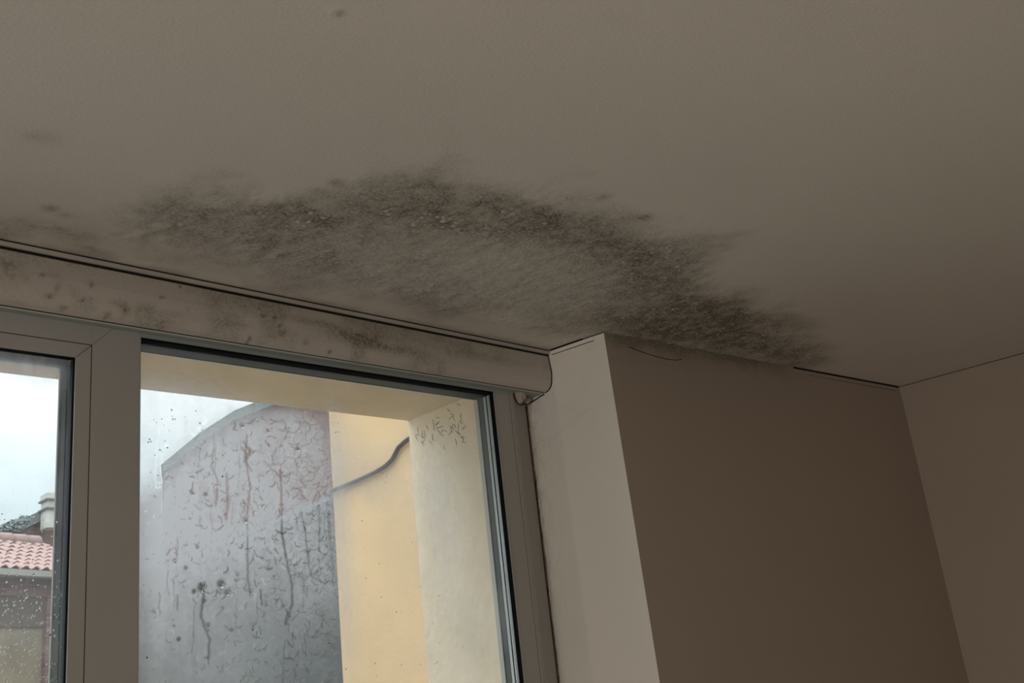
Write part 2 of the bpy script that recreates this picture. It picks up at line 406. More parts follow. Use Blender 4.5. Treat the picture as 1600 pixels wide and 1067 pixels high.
pw['label'] = 'shadowed beige plaster wall to the right of the window reveal'
prism('wall_pier_core', [(1.80, 1.425), (3.12, 1.335), (3.6, 1.335), (3.6, 1.95), (1.80, 1.95)], -E, H+.2, M_facade)['kind'] = 'structure'
# hairline crack under the ceiling
ck = []
for px_, pz in ((1.85, .722), (1.89, .7145), (1.94, .709), (1.985, .7065), (2.02, .708), (2.04, .713)):
    t = (px_-FCX)/(XR0-FCX); ck.append((px_, FCY+(1.317-FCY)*t-.0004, pz))
tube('hairline_crack', ck, .0008, M_gap, pw, 5)

def right_xyz(s, z):
    y = 1.317-s; return xr(y)-.16*0*z-(H-z)*.012, y, z
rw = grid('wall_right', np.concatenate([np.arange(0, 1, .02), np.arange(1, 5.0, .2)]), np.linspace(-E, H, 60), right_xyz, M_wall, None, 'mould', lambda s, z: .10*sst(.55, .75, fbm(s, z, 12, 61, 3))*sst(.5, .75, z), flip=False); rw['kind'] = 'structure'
multi('wall_right_core', [(3.52, 3.7, YB-.2, 1.95, -E, H+.2)], M_facade)['kind'] = 'structure'
multi('wall_back', [(XL-.2, 3.7, YB-.2, YB, -E, H+.2)], M_backwall)['kind'] = 'structure'
multi('wall_left', [(XL-.2, XL, YB, 1.61, -E, H+.2)], M_wall)['kind'] = 'structure'

# ------------------------------------------------------------------ trims under the ceiling
t1 = multi('trim_1', [(WX0, 1.7485, 1.5650, 1.608, .7384, .7460)], M_trim, None, .0012); t1['kind'] = 'structure'
t1['label'] = 'narrow painted strip between ceiling and shutter box'
g = multi('shadow_gap', [(WX0, 1.7485, 1.5700, 1.607, .734, .7515)], M_gap, t1)
def strip(name, a, b, off, z0, z1, th, material, parent=None):
    a = Vector(a); b = Vector(b); d = (b-a).normalized(); n = Vector((d.y, -d.x))*off
    p = [(a.x+n.x, a.y+n.y), (b.x+n.x, b.y+n.y), (b.x+n.x*(1+th/abs(off)), b.y+n.y*(1+th/abs(off))), (a.x+n.x*(1+th/abs(off)), a.y+n.y*(1+th/abs(off)))]
    return prism(name, p, z0, z1, material, parent)
def wallstrip(name, pa, pb, inward, z0, z1, d0, d1, material, parent=None):
    a = Vector(pa); b = Vector(pb); n = Vector(inward).normalized()
    return prism(name, [tuple(a+n*d0), tuple(b+n*d0), tuple(b+n*d1), tuple(a+n*d1)], z0, z1, material, parent)
t2 = wallstrip('trim_2', (FCX-.004, FCY+.03), (1.7515, 1.562), (-1, -.13), .7365, .7455, -.003, .0018, M_reveal); t2['kind'] = 'structure'
wallstrip('shadow_gap', (FCX-.008, FCY+.06), (1.7515, 1.562), (-1, -.13), .7455, .7505, -.002, .0022, M_gap, t2)
wallstrip('shadow_gap', (FCX-.004, FCY+.03), (1.7515, 1.562), (-1, -.13), .7352, .7365, -.002, .0012, M_gap, t2)
t3 = wallstrip('trim_3', (2.53, 1.358), (3.10, 1.3185), (-.069, -1), .7335, .7445, -.003, .0022, M_wall); t3['kind'] = 'structure'
wallstrip('shadow_gap', (2.53, 1.358), (3.10, 1.3185), (-.069, -1), .7445, .7505, -.002, .0035, M_gap, t3)
wallstrip('shadow_gap', (2.60, 1.353), (3.08, 1.3195), (-.069, -1), .7326, .7335, -.002, .0018, M_gap, t3)
t4 = wallstrip('trim_4', (XR0, 1.317), (xr(-.6), -.6), (-1, 0), .7405, .7475, -.003, .0014, M_wall); t4['kind'] = 'structure'
wallstrip('shadow_gap', (XR0, 1.317), (xr(-.6), -.6), (-1, 0), .7475, .7502, -.002, .0014, M_frame_seam, t4)

# ------------------------------------------------------------------ shutter box
sb = empty('shutter_box', (0, 1.59, .64)); tag(sb, 'stained off-white roller shutter box running along the top of the window', 'shutter box')
def box_m(x, z):
    n2 = fbm(x, z*1.6, 38, 81, 4, .65)
    D = .10+.34*sst(.45, .72, fbm(x, z*1.5, 10, 83, 4))*(.5+n2)
    for (a, b, rx, rz, s) in ((1.17,.695,.055,.012,1.0),(1.25,.682,.10,.010,.7),(1.08,.708,.06,.008,.45),(.70,.668,.008,.010,.9),(.685,.675,.01,.006,.5),(.56,.70,.005,.004,.9),(.585,.683,.004,.006,1.0),(.575,.667,.007,.004,.8),(.64,.70,.004,.006,1.0),(.60,.655,.006,.004,.7),(.672,.655,.005,.005,.8),(.77,.655,.01,.01,.35),(.50,.712,.03,.01,.4),(.92,.675,.012,.006,.6),(1.5,.70,.12,.012,.35),(.965,.70,.004,.003,1.3),(.99,.702,.003,.003,1.3),(1.06,.664,.006,.005,.6),(1.12,.655,.004,.004,1.0)):
        D = D+s*np.exp(-((x-a)/rx)**2-((z-b)/rz)**2)*(.25+n2*1.1)
    sp = fbm(x, z, 70, 87, 2); D = D+.55*sst(.80, .90, sp)*sst(.4, .6, fbm(x, z, 6, 88, 2))
    D = D+.10*sst(.70, .733, z)
    return np.clip(D, 0, .9)
bxs = np.concatenate([np.arange(WX0, .4, .05), np.arange(.42, 1.754, .004)])
BY = np.array([1.5940, 1.5925, 1.5895, 1.582, 1.575, 1.571, 1.568, 1.5675, 1.569, 1.571, 1.572, 1.575]); BZ = np.array([.6488, .6489, .6498, .6530, .660, .669, .688, .698, .709, .725, .7362, .7370])
ps = np.arange(12.0); pf = np.concatenate([np.linspace(0, 6, 19), np.linspace(6.3, 11, 22)])
def box_xyz(x, p):
    t = (x-WX0)/(1.754-WX0); X = WX0+(1.7485-WX0)*t; z = np.interp(p, ps, BZ)
    return X, np.interp(p, ps, BY)+.0006*(fbm(x, z, 5, 89, 2)-.5), z
fp = grid('front_panel', bxs, pf, box_xyz, M_box, sb, 'mould', lambda x, p: box_m(x, np.interp(p, ps, BZ)), flip=False)
multi('back_board', [(WX0, 1.7485, 1.580, 1.6195, .660, .7300)], M_gap, sb)
multi('bottom_gap', [(WX0, 1.7485, 1.5915, 1.6195, .6496, .660)], M_gap, sb)
multi('bottom_panel', [(WX0, 1.656, 1.6030, 1.6195, .6482, .6500), (1.6585, 1.7485, 1.6030, 1.660, .6482, .6500)], M_under, sb)
multi('lower_lip', [(WX0, 1.748, 1.6005, 1.6030, .6476, .6498)], M_lip, sb)['label'] = 'pale edge along the bottom of the box'
prof = list(zip(BY, BZ))
prism('end_joint', [(y, z) for y, z in prof]+[(y+.004, z) for y, z in prof[::-1]], 1.7478, 1.7515, M_gap, sb, 'x')

# ------------------------------------------------------------------ windows
BOT = SILL
def frame_side(root, x_in, sgn, z0, z1, y_start, spac, dark):
    """the stepped inner face of a jamb or mullion; sgn -1: it lies on the opening's right"""
    L = [('gasket', y_start, 1.6350, .0015, M_gasket)]
    if spac: L += [('spacer_bar', 1.6350, 1.6432, .000, M_spacer), ('seal_line', 1.6432, 1.6475, .0008, M_gasket), ('spacer_bar', 1.6475, 1.6560, .0000, M_spacer)]
    else: L += [('inner_seal', 1.6350, 1.6560, .0005, dark)]
    L += [('rebate', 1.6560, 1.6725 if spac else 1.6800, -.0005, dark), ('outer_lip', 1.6725 if spac else 1.6800, 1.6850, -.0028, M_lip)]
    for (n_, y0, y1, off, mm) in L:
        a = x_in-sgn*off; b = x_in-sgn*.007
        multi(n_, [(min(a, b), max(a, b), y0, y1, z0, z1)], mm, root)

# -- window_2: the fixed light on the right
w2 = empty('window_2', (1.16, 1.64, BOT)); tag(w2, 'fixed right window light, fogged and streaked with condensation', None, None, 'structure')
XI0, XI1, ZT = .7465, 1.5955, .6375
zb = BOT+.07
multi('head_rail', [(XI0-.0030, 1.656, YF+.0003, 1.686, ZT, .668)], M_under, w2)
multi('jamb', [(XI1+.006, 1.657, YF+.0006, 1.686, BOT, .660)], M_frame, w2, .0006)
multi('bottom_rail', [(XI0-.02, 1.656, YF+.001, 1.686, BOT, zb)], M_frame, w2)
multi('jamb_edge', [(XI1, XI1+.006, YF-.0006, 1.6202, zb, ZT)], M_frame, w2)
frame_side(w2, XI1, -1, zb, ZT, 1.6202, True, M_rebate)
frame_side(w2, XI0, 1, zb, ZT, 1.6225, False, M_rebdark)
multi('head_gasket', [(XI0, XI1, 1.6202, 1.642, ZT-.0012, ZT+.003)], M_gasket, w2)
multi('head_rebate', [(XI0, XI1, 1.642, 1.6755, ZT-.0016, ZT+.003)], M_rebdark, w2)
multi('head_lip', [(XI0, XI1, 1.6755, 1.6825, ZT-.0030, ZT+.003)], M_lip, w2)
multi('jamb_groove', [(1.6470, 1.6476, YF-.0001, YF+.003, BOT, .660)], M_faint, w2)
prism('cover_fillet', [(1.657, 1.6235), (1.664, 1.6225), (1.7465, 1.664), (1.7465, 1.686), (1.657, 1.686)], BOT, .662, M_frame, w2)
# weathered sealant between jamb and plaster
cz = np.arange(-1.6, .640, .012); rc = random.Random(3)
V, F = tube_geo([(1.7480+.0012*math.sin(z*31)+rc.uniform(-.0005, .0005), 1.6640, z) for z in cz], [.0030*rc.uniform(.75, 1.3) for _ in cz], 6)
o = pydata('sealant_bead', V, F, M_caulk, w2, True); o['label'] = 'yellowed cracked sealant bead'
V, F = tube_geo([(1.7440+.0008*math.sin(z*23), 1.6618, z) for z in cz], .0011, 5)
pydata('sealant_shadow_line', V, F, M_gap, w2, True)
g1 = multi('glass_pane', [(XI0-.004, XI1+.004, 1.6362, 1.6402, zb-.005, ZT+.004)], M_glass, w2)

# fog film on the pane, with runs and drops; x along the pane, z up
YG = 1.6358
def PX(px, py):      # a spot of the pane, measured from the photograph, in pane coordinates
    vx = (px-800)/FPX; vy = (py-533.5)/FPX
    d = r2*vx-u2*vy+fw; s = YG/d.y
    return (d.x*s, d.z*s)
edge = [PX(*p) for p in ((150,585),(218,598),(290,612),(345,612),(400,628),(470,640),(506,652),(516,700),(526,760),(530,850),(534,960),(540,1067),(545,1180),(150,1180))]
runs = [([(386,680),(384,712),(391,760),(386,800),(387,860),(387,900),(391,930)], 1.5, .60), ([(438,735),(440,790),(441,835),(449,880),(456,915),(457,945),(446,975)], 1.8, .70),
        ([(313,912),(318,930),(316,945),(314,965),(322,985),(328,1000),(325,1030)], 1.8, .75), ([(354,740),(356,775),(354,810)], 1.8, .55), ([(470,795),(477,830),(480,870),(486,900),(508,912)], 1.3, .6),
        ([(338,765),(337,790)], 2.2, .5), ([(407,922),(410,945)], 1.3, .7), ([(476,990),(478,1025)], 1.2, .5), ([(446,1000),(443,1030),(442,1067)], 1.2, .5), ([(277,840),(277,870)], 1.2, .4), ([(277,930),(277,952)], 1.5, .5), ([(252,700),(252,740)], 1.5, .25),
        ([(513,800),(516,850),(522,900)], 2.6, .45), ([(497,770),(500,810),(498,860)], 1.8, .45), ([(412,720),(425,733),(438,745),(458,738)], 1.4, .4), ([(455,765),(478,760)], 1.2, .5), ([(335,700),(330,730),(345,760)], 1.4, .35), ([(436,671),(452,675),(462,676)], 1.8, .45), ([(420,656),(440,659)], 1.8, .35), ([(460,659),(478,663)], 1.6, .35), ([(488,650),(505,665),(511,680)], 1.8, .35), ([(506,700),(512,725)], 1.6, .4), ([(380,690),(392,705),(383,720),(393,735)], 2.2, .55)]
spots = [(315,918,4.5,.8),(345,912,4,.8),(303,924,2.5,.8),(273,876,2.2,.8),(290,887,2,.7),(321,772,2.2,.7),(308,854,2,.7),(320,938,2,.6),(383,812,3,.6),(300,769,3,.5),(279,998,2,.9),(362,984,2,.7),(418,672,2,.7),(378,604+60,3,.5),(325,976,2.5,.6),(420,695,1.6,.7),(260,697,2,.5),(416,945,2,.5),(428,900,1.2,.9),(465,700,2.5,.7),(354,925,3,.6),(471,720,1.5,.5)]
rr_ = random.Random(12)
for k in range(34):      # finer trails
    px = rr_.choice((rr_.uniform(222, 330), rr_.uniform(330, 525))); py = rr_.uniform(660, 960); pts = [(px, py)]
    for q in range(rr_.randint(3, 9)): px += rr_.uniform(-2.5, 2.5); py += rr_.uniform(7, 16); pts.append((px, py))
    runs.append((pts, rr_.uniform(.5, .9), rr_.uniform(.15, .5)))
curls = []
for i in range(3000):
    px = rr_.uniform(222, 532); py = rr_.uniform(650, 1067)
    wd = min(1, ((px-215)/320)**1.6+.08)*(1 if py < 930 else .7)
    if rr_.random() > wd: continue
    a = rr_.gauss(1.57, .6) if rr_.random() < .6 else rr_.uniform(0, 6.28); L_ = rr_.uniform(2, 10)*(1.6 if px > 430 else 1); pts = [(px, py)]; da = rr_.uniform(-.45, .45)
    for k in range(5): a += da+rr_.uniform(-.35, .35); pts.append((pts[-1][0]+math.cos(a)*L_/4, pts[-1][1]+math.sin(a)*L_/4))
    curls.append((pts, rr_.uniform(.4, .95), rr_.choice((1, 1, -.45))*rr_.uniform(.12, .7)))
S1 = 2.05e-3   # metres on the pane per pixel, about
def fogf(x, z):
    d = sdist(x, z, edge)
    inside = sst(-.012, .022, d+.018*(fbm(x, z, 22, 101, 4)-.5))
    u = (x-XI0)/(XI1-XI0)
    zz = (z-zb)/(ZT-zb)
    zv = np.clip((z-(-.02))/.62, -1, 1)                 # 0 at the bottom of the view, 1 at the top
    dens = .60+.30*sst(.50, .08, u)+.16*sst(.15, .65, zv)-.10*sst(.30, .62, u)
    dens = dens-.46*sst(.48, .0, zv)*sst(-.35, .10, u)-.14*sst(.40, .62, u)*sst(.65, .35, zv)
    sk = [PX(*p) for p in ((150,560),(520,560),(430,632),(365,650),(315,684),(262,738),(215,775),(150,800))]
    dens = dens-.62*sst(-.045, .04, sdist(x, z, sk))
    str_ = fbm(x*3.2, z*.35, 22, 103, 4, .6); dens = dens*(1+.30*(str_-.5)*sst(.5, .1, u))
    dens = dens*(.78+.44*fbm(x, z, 14, 105, 5, .6))*(.86+.28*fbm(x, z, 120, 107, 3, .7))
    crk = np.abs(fbm(x+.02*fbm(x, z, 25, 3), z, 75, 109, 3, .6)-.5); dens = dens*(1-.30*sst(.035, .0, crk)*sst(.1, .5, u)*sst(-.1, .15, zv))
    dens = np.maximum(dens, .08+.34*fbm(x, z, 110, 131, 3)*sst(.3, .6, fbm(x, z, 25, 137, 3)+.15))
    for pts, wd, am in runs:
        q = [PX(*p) for p in pts]; x0 = min(p[0] for p in q)-.02; x1 = max(p[0] for p in q)+.02; z0 = min(p[1] for p in q)-.02; z1 = max(p[1] for p in q)+.02
        msk = (x > x0) & (x < x1) & (z > z0) & (z < z1); xm = x[msk]; zm = z[msk]
        dd_ = segdist(xm+.003*(fbm(xm, zm, 90, 111, 2)-.5), zm, q); dens[msk] *= 1-am*np.exp(-(dd_/(wd*.72*S1*(.6+.8*fbm(xm, zm, 60, 133, 2))))**2)
    for pts, wd, am in curls:
        q = [PX(*p) for p in pts]; x0 = min(p[0] for p in q)-.008; x1 = max(p[0] for p in q)+.008; z0 = min(p[1] for p in q)-.008; z1 = max(p[1] for p in q)+.008
        i0 = np.searchsorted(fx_, x0); i1 = np.searchsorted(fx_, x1); j0 = np.searchsorted(fz_, z0); j1 = np.searchsorted(fz_, z1)
        if i1 <= i0 or j1 <= j0: continue
        sl = (slice(i0, i1), slice(j0, j1)); dens[sl] *= 1-am*np.exp(-(segdist(x[sl], z[sl], q)/(wd*S1))**2)
    for (px, py, r, am) in spots:
        a, b = PX(px, py); dens *= 1-am*np.exp(-(np.hypot(x-a, z-b)/(r*S1))**4)
    haze = .05+.10*sst(.45, .7, fbm(x, z, 7, 113, 4))
    pb = PX(524, 690); haze = haze+.45*np.exp(-((x-pb[0])/.028)**2)*sst(.62, .45, z)*sst(-.1, .3, z)
    hb = PX(560, 745); haze = haze+.22*np.exp(-((x-hb[0])/.08)**2-((z-hb[1])/.05)**2)
    lb = PX(225, 605); haze = haze+.35*np.exp(-np.abs(z-lb[1])/.035)*sst(1.15, .8, x)
    rb = PX(690, 800); haze = haze+.26*np.exp(-((x-rb[0])/.09)**2-((z-rb[1])/.22)**2)*(.4+1.2*fbm(x*2.5, z, 14, 135, 4))
    haze = haze*(.8+.4*fbm(x, z, 30, 117, 4))
    return np.clip(dens*inside+haze*(1-inside), 0, .97)
fx_ = np.arange(XI0, XI1-.006, .0015); fz_ = np.concatenate([np.linspace(zb, -.08, 30), np.arange(-.075, ZT-.001, .0015)])
fg = grid('condensation', fx_, fz_, lambda x, z: (x, YG+0*x, z), M_fog, w2, 'fog', fogf, flip=False); fg['kind'] = 'stuff'; fg['label'] = 'milky condensation film with runs and clear drip trails'
def drops(name, pts, yface, parent, label):
    V = []; F = []
    for (x, z, r, asp) in pts:
        k = len(V); V.append((x, yface-r*.55, z))
        for rr2, hh in ((.6, .42), (1, 0)):
            for j in range(8):
                a = j*math.pi/4; V.append((x+math.cos(a)*r*rr2, yface-r*hh, z+math.sin(a)*r*rr2*asp))
        for j in range(8):
            j2 = (j+1) % 8; F.append((k, k+1+j, k+1+j2)); F.append((k+1+j, k+9+j, k+9+j2, k+1+j2))
        F.append(tuple(k+9+j for j in range(8)))
    o = pydata(name, V, F, M_water, parent, True); o['kind'] = 'stuff'; o['label'] = label
    return o
pp = []
for i in range(420):
    px = rr_.uniform(222, 530); py = rr_.uniform(640, 1090); x, z = PX(px, py); pp.append((x, z, rr_.uniform(.0008, .0019), rr_.uniform(1, 1.5)))
for (px, py, r, am) in spots: x, z = PX(px+1.5, py+3); pp.append((x, z, r*.0011, 1.1))
for i in range(50): px = rr_.uniform(540, 730); py = rr_.uniform(740, 1060); x, z = PX(px, py); pp.append((x, z, rr_.uniform(.0006, .0013), 1.2))
drops('water_drops', pp, YG-.0002, w2, 'beads of water on the fogged glass')

# -- window_1: the light on the left, with the mullion between
w1 = empty('window_1', (.2, 1.64, BOT)); tag(w1, 'left window light in a grey frame with mitred glazing bead', None, None, 'structure')
SX, SZ = .661, .613          # corner of the seam between frame and bead
GX, GZ = .635, .588         # corner of the bead's inner edge
multi('mullion', [(SX+.0008, XI0-.0032, YF, 1.686, BOT, .668)], M_frame, w1, .0005)
multi('mullion_edge', [(XI0-.0034, XI0, YF-.0008, 1.622, BOT, ZT)], M_frame, w1, .0008)
multi('head_rail', [(WX0, SX+.0009, YF, 1.686, SZ+.0008, .668)], M_frame, w1)
multi('seam_line', [(WX0, SX+.001, YF+.0015, 1.65, SZ-.001, SZ+.0012), (SX-.001, SX+.0012, YF+.0015, 1.65, BOT, SZ)], M_frame_seam, w1)
def weld(name, a, b, wd, parent, y=YF):
    a = Vector((a[0], 0, a[1])); b = Vector((b[0], 0, b[1])); d = (b-a).normalized(); n = Vector((-d.z, 0, d.x))*wd/2
    return prism(name, [(a.x+n.x, a.z+n.z), (b.x+n.x, b.z+n.z), (b.x-n.x, b.z-n.z), (a.x-n.x, a.z-n.z)], y-.0002, y+.003, M_frame_seam, parent, 'y')
weld('mitre_line', (SX+.001, SZ+.001), (SX+.040, .653), .0006, w1)
prism('glazing_bead', [(GX, GZ), (SX-.0012, SZ-.0012), (SX-.0012, BOT), (GX, BOT)], YF+.0002, 1.6240, M_frame, w1, 'y')
prism('glazing_bead', [(GX-.0003, GZ), (SX-.0015, SZ-.0010), (WX0, SZ-.0010), (WX0, GZ)], YF+.0001, 1.6240, M_frame, w1, 'y')
weld('mitre_line', (GX, GZ), (SX-.001, SZ-.001), .0010, w1, YF+.0001)
multi('bottom_rail', [(WX0, SX, YF+.001, 1.686, BOT, zb)], M_frame, w1)
frame_side(w1, GX, -1, zb, GZ, 1.6240, False, M_rebdark)
multi('head_gasket', [(WX0, GX+.0030, 1.6240, 1.6400, GZ-.0002, GZ+.003)], M_gasket, w1)
multi('head_rebate', [(WX0, GX-.0015, 1.6400, 1.6800, GZ-.0008, GZ+.003)], M_rebdark, w1)
multi('head_lip', [(WX0, GX-.0015, 1.6800, 1.6850, GZ-.0024, GZ+.003)], M_lip, w1)
multi('mullion', [(-.32, -.235, YF, 1.686, zb, SZ)], M_frame, w1)
multi('jamb', [(WX0, WX0+.07, YF, 1.686, zb, SZ)], M_frame, w1)
g2 = multi('glass_pane', [(WX0+.06, GX+.004, 1.6362, 1.6402, zb-.005, GZ+.004)], M_glass, w1)
def fog1(x, z):
    a = .10+.0*x
    top = sst(.50, .575, z); a = a+.55*top*(.5+.9*fbm(x*1.5, z*.4, 30, 121, 4))*.8
    a = a+.10*sst(.45, .65, fbm(x, z, 12, 123, 4))+.06*sst(.25, .05, z)
    sp = fbm(x, z, 260, 127, 2); a = a+.22*sst(.70, .85, sp)*sst(.42, .2, z)
    return np.clip(a*(.85+.3*fbm(x, z, 60, 129, 3)), 0, .8)
fg1 = grid('condensation', np.concatenate([np.arange(WX0+.08, .42, .04), np.arange(.44, GX-.002, .0019)]), np.concatenate([np.linspace(zb, -.02, 20), np.arange(-.01, GZ-.001, .0019)]), lambda x, z: (x, YG+0*x, z), M_fog, w1, 'fog', fog1); fg1['kind'] = 'stuff'; fg1['label'] = 'thin condensation film, denser along the top'
pp = []
for i in range(330):
    px = rr_.uniform(-10, 104); py = rr_.uniform(800, 1090)
    if py < 900 and rr_.random() < .6: continue
    x, z = PX(px, py)
    if x < GX-.004: pp.append((x, z, rr_.uniform(.0006, .0018), rr_.uniform(.9, 1.3)))
drops('water_drops', pp, YG-.0002, w1, 'rain and condensation beads on the glass')
# lump of old filler under the end of the shutter box
def lump(name, c, r, sc, seed, parent):
    bm = bmesh.new(); bmesh.ops.create_icosphere(bm, subdivisions=4, radius=1)
    rn = np.random.RandomState(seed); ph = rn.uniform(0, 6, 6)
    for v in bm.verts:
        p = v.co.copy(); k = 1+.10*math.sin(4*p.x+ph[0])*math.sin(5*p.z+ph[1])+.06*math.sin(11*p.x+ph[2])*math.sin(9*p.y+ph[3])+.03*math.sin(23*p.z+ph[4])*math.sin(19*p.x)
        v.co = Vector((c[0]+p.x*sc[0]*k, c[1]+p.y*sc[1]*k, c[2]+p.z*sc[2]*k+E))
    me = bpy.data.meshes.new(name); bm.to_mesh(me); bm.free()
    me.polygons.foreach_set('use_smooth', [True]*len(me.polygons))
    return link(name, me, M_lump, parent)
o = lump('filler_lump', (1.690, 1.632, .650), 1, (.021, .018, .026), 2, rv); o['label'] = 'rough lump of old filler under the end of the shutter box'
lump('filler_lump', (1.727, 1.645, .642), 1, (.016, .014, .010), 5, rv)
V, F = tube_geo([(1.6645, 1.6210, .646), (1.6655, 1.6215, .637), (1.672, 1.624, .6285), (1.684, 1.6275, .6225), (1.697, 1.6305, .6220), (1.7100, 1.634, .6260), (1.722, 1.642, .6300), (1.738, 1.649, .6335), (1.7495, 1.640, .6395), (1.7500, 1.615, .6450), (1.7500, 1.601, .6465)], .0014, 6)
pydata('filler_crack', V, F, M_gap, rv, True)

# interior sill board
sl = multi('window_sill', [(WX0-.03, 1.70, 1.46, 1.6095, BOT-.03, BOT-.002)], M_trim, None, .003); sl['kind'] = 'structure'
multi('outer_sill', [(WX0, 1.605, 1.687, 2.0, BOT-.03, BOT-.005)], M_gutter, sl)

# ------------------------------------------------------------------ outside: own building
wing = multi('wall_wing', [(2.30, 2.62, 1.95, 3.286, -E-2.9, 2.4)], M_yellow); wing['kind'] = 'structure'; wing['label'] = 'yellow rendered wing wall beyond the window'
wing['label'] = 'yellow rendered wing wall standing out beyond the window'
cpts = [(2.2885, 2.62, .905), (2.2885, 2.70, .885), (2.2885, 2.803, .864), (2.2885, 2.846, .850), (2.2885, 2.885, .816), (2.2885, 2.93, .800), (2.2885, 2.993, .791), (2.2885, 3.05, .787), (2.2885, 3.116, .784), (2.2885, 3.2, .781), (2.285, 3.288, .779)]
far = (11.9, 16.78, 4.04)
for k in range(1, 13):
    t = k/12; cpts.append((2.285+(far[0]-2.285)*t, 3.288+(far[1]-3.288)*t, .779+(far[2]-.779)*t-1.6*t*(1-t)))
cb = tube('overhead_cable', cpts, .0085, M_cable); tag(cb, 'black cable sagging across the yellow wall towards the houses', 'cable')
te = multi('bounce_terrace', [(-4.5, 2.3, 1.95, 3.7, -E-.25, -E-.04)], M_bounce_terrace); te['kind'] = 'structure'  # added paving, unseen, to bounce daylight up onto the ceiling
gr = multi('ground', [(-40, 60, 2.0, 80, -E-3.2, -E-2.9), (-40, 60, -40, 2.0, -E-3.2, -E-2.95)], M_ground); gr['kind'] = 'structure'

# ------------------------------------------------------------------ tiled house
def ray_z(px, py, z):
    vx = (px-800)/FPX; vy = (py-533.5)/FPX; d = r2*vx-u2*vy+fw; return Vector((d.x*z/d.z, d.y*z/d.z, z))
EZ = 3.28
e0 = Vector((7.226, 22.0, EZ)); e1 = e0+Vector((1.21, .50, 0)).normalized()*1.0     # eave line, seen from the room
ex = (e1-e0).normalized(); ny = Vector((-ex.y, ex.x, 0))                              # up-slope direction in plan
if ny.y < 0: ny = -ny
th = tag(empty('tiled_house', tuple(e0)), 'low house with pink clay roof tiles seen through the left window', 'house')
NC, NR, TW, TLN = 24, 7, .262, .30
rise = math.tan(math.radians(27)); A0 = -3.4
def tile_mesh():
    V = []; F = []; n = 7
    for (v, dz) in ((0, .0), (TLN*1.15, -.035)):
        for i in range(n):
            u = i/(n-1); V.append((u*TW, v, .055*math.sin(math.pi*min(1, u/.72))+dz if u < .72 else .012*math.sin((u-.72)/.28*math.pi)*-1+dz))
    for i in range(n): x, y, z = V[i]; V.append((x, y+.004, z-.022))
    for i in range(n-1): F.append((i, i+1, n+i+1, n+i)); F.append((i, 2*n+i, 2*n+i+1, i+1))
    me = bpy.data.meshes.new('roof_tile'); me.from_pydata(V, [], F); me.materials.append(M_tile); me.update(); return me
tm = tile_mesh()
slope = (ny+Vector((0, 0, rise))).normalized(); nrm = ex.cross(slope).normalized()
if nrm.z < 0: nrm = -nrm
for r in range(NR):
    for c in range(NC):
        o = bpy.data.objects.new('roof_tile', tm); COL.objects.link(o); o.parent = th
        jz = random.uniform(-.006, .006)
        p = e0+ex*(A0+c*TW)+slope*(r*TLN)+nrm*(.03+jz)
        o.matrix_local = Matrix.Translation(p-e0) @ Matrix((ex, slope, nrm)).transposed().to_4x4()
def obox(name, a0, a1, b0, b1, z0, z1, mm, parent):
    """box in the tiled house's own directions: a along the eave, b inward"""
    P = [e0+ex*a+ny*b for a, b in ((a0, b0), (a1, b0), (a1, b1), (a0, b1))]
    return prism(name, [(p.x, p.y) for p in P], z0, z1, mm, parent)
AE = A0+NC*TW
run = NR*TLN*math.cos(math.atan(rise)); rz = EZ+NR*TLN*math.sin(math.atan(rise))
def deck():
    a = e0+ex*A0; b = e0+ex*AE
    P = [a, b, b+ny*run+Vector((0, 0, rz-EZ)), a+ny*run+Vector((0, 0, rz-EZ))]
    v = [tuple(p) for p in P]+[tuple(p-Vector((0, 0, .07))) for p in P]
    return pydata('roof_deck', v, [(0,1,2,3),(7,6,5,4),(0,4,5,1),(1,5,6,2),(2,6,7,3),(3,7,4,0)], M_ridge, th)
deck()
for k in range(int((AE-A0)/.4)):
    p0 = e0+ex*(A0+k*.4)+ny*run+Vector((0, 0, rz-EZ+.03)); p1 = p0+ex*.41
    tube('ridge_tile', [tuple(p0), tuple(p1)], [.15, .17], M_ridge, th, 10)
obox('gutter', A0, AE, -.10, .02, EZ-.14, EZ-.02, M_gutter, th)
obox('eave_shade_band', A0+.2, AE-.2, .28, .33, EZ-1.12, EZ-.50, M_eave_shade, th)  # shade below the eave, put in as a dark brown box
obox('lintel_band', A0+.2, AE-.2, .25, .32, EZ-.50, EZ-.14, M_brick, th)
obox('wall', A0+.2, AE-.2, .32, run*2, -E-2.9, EZ-.1, M_beige, th)
obox('brick_pier', 1.42, 1.62, .22, .33, -E-2.9, EZ-.50, M_brick, th)
def back_roof():
    a = e0+ex*A0+ny*run+Vector((0, 0, rz-EZ)); b = a+ex*(AE-A0); c = b+ny*run-Vector((0, 0, rz-EZ)); d = a+ny*run-Vector((0, 0, rz-EZ))
    v = [tuple(p) for p in (a, b, c, d)]+[tuple(p-Vector((0, 0, .07))) for p in (a, b, c, d)]
    return pydata('back_roof', v, [(0,1,2,3),(7,6,5,4),(0,4,5,1),(1,5,6,2),(2,6,7,3),(3,7,4,0)], M_tile, th)
back_roof()

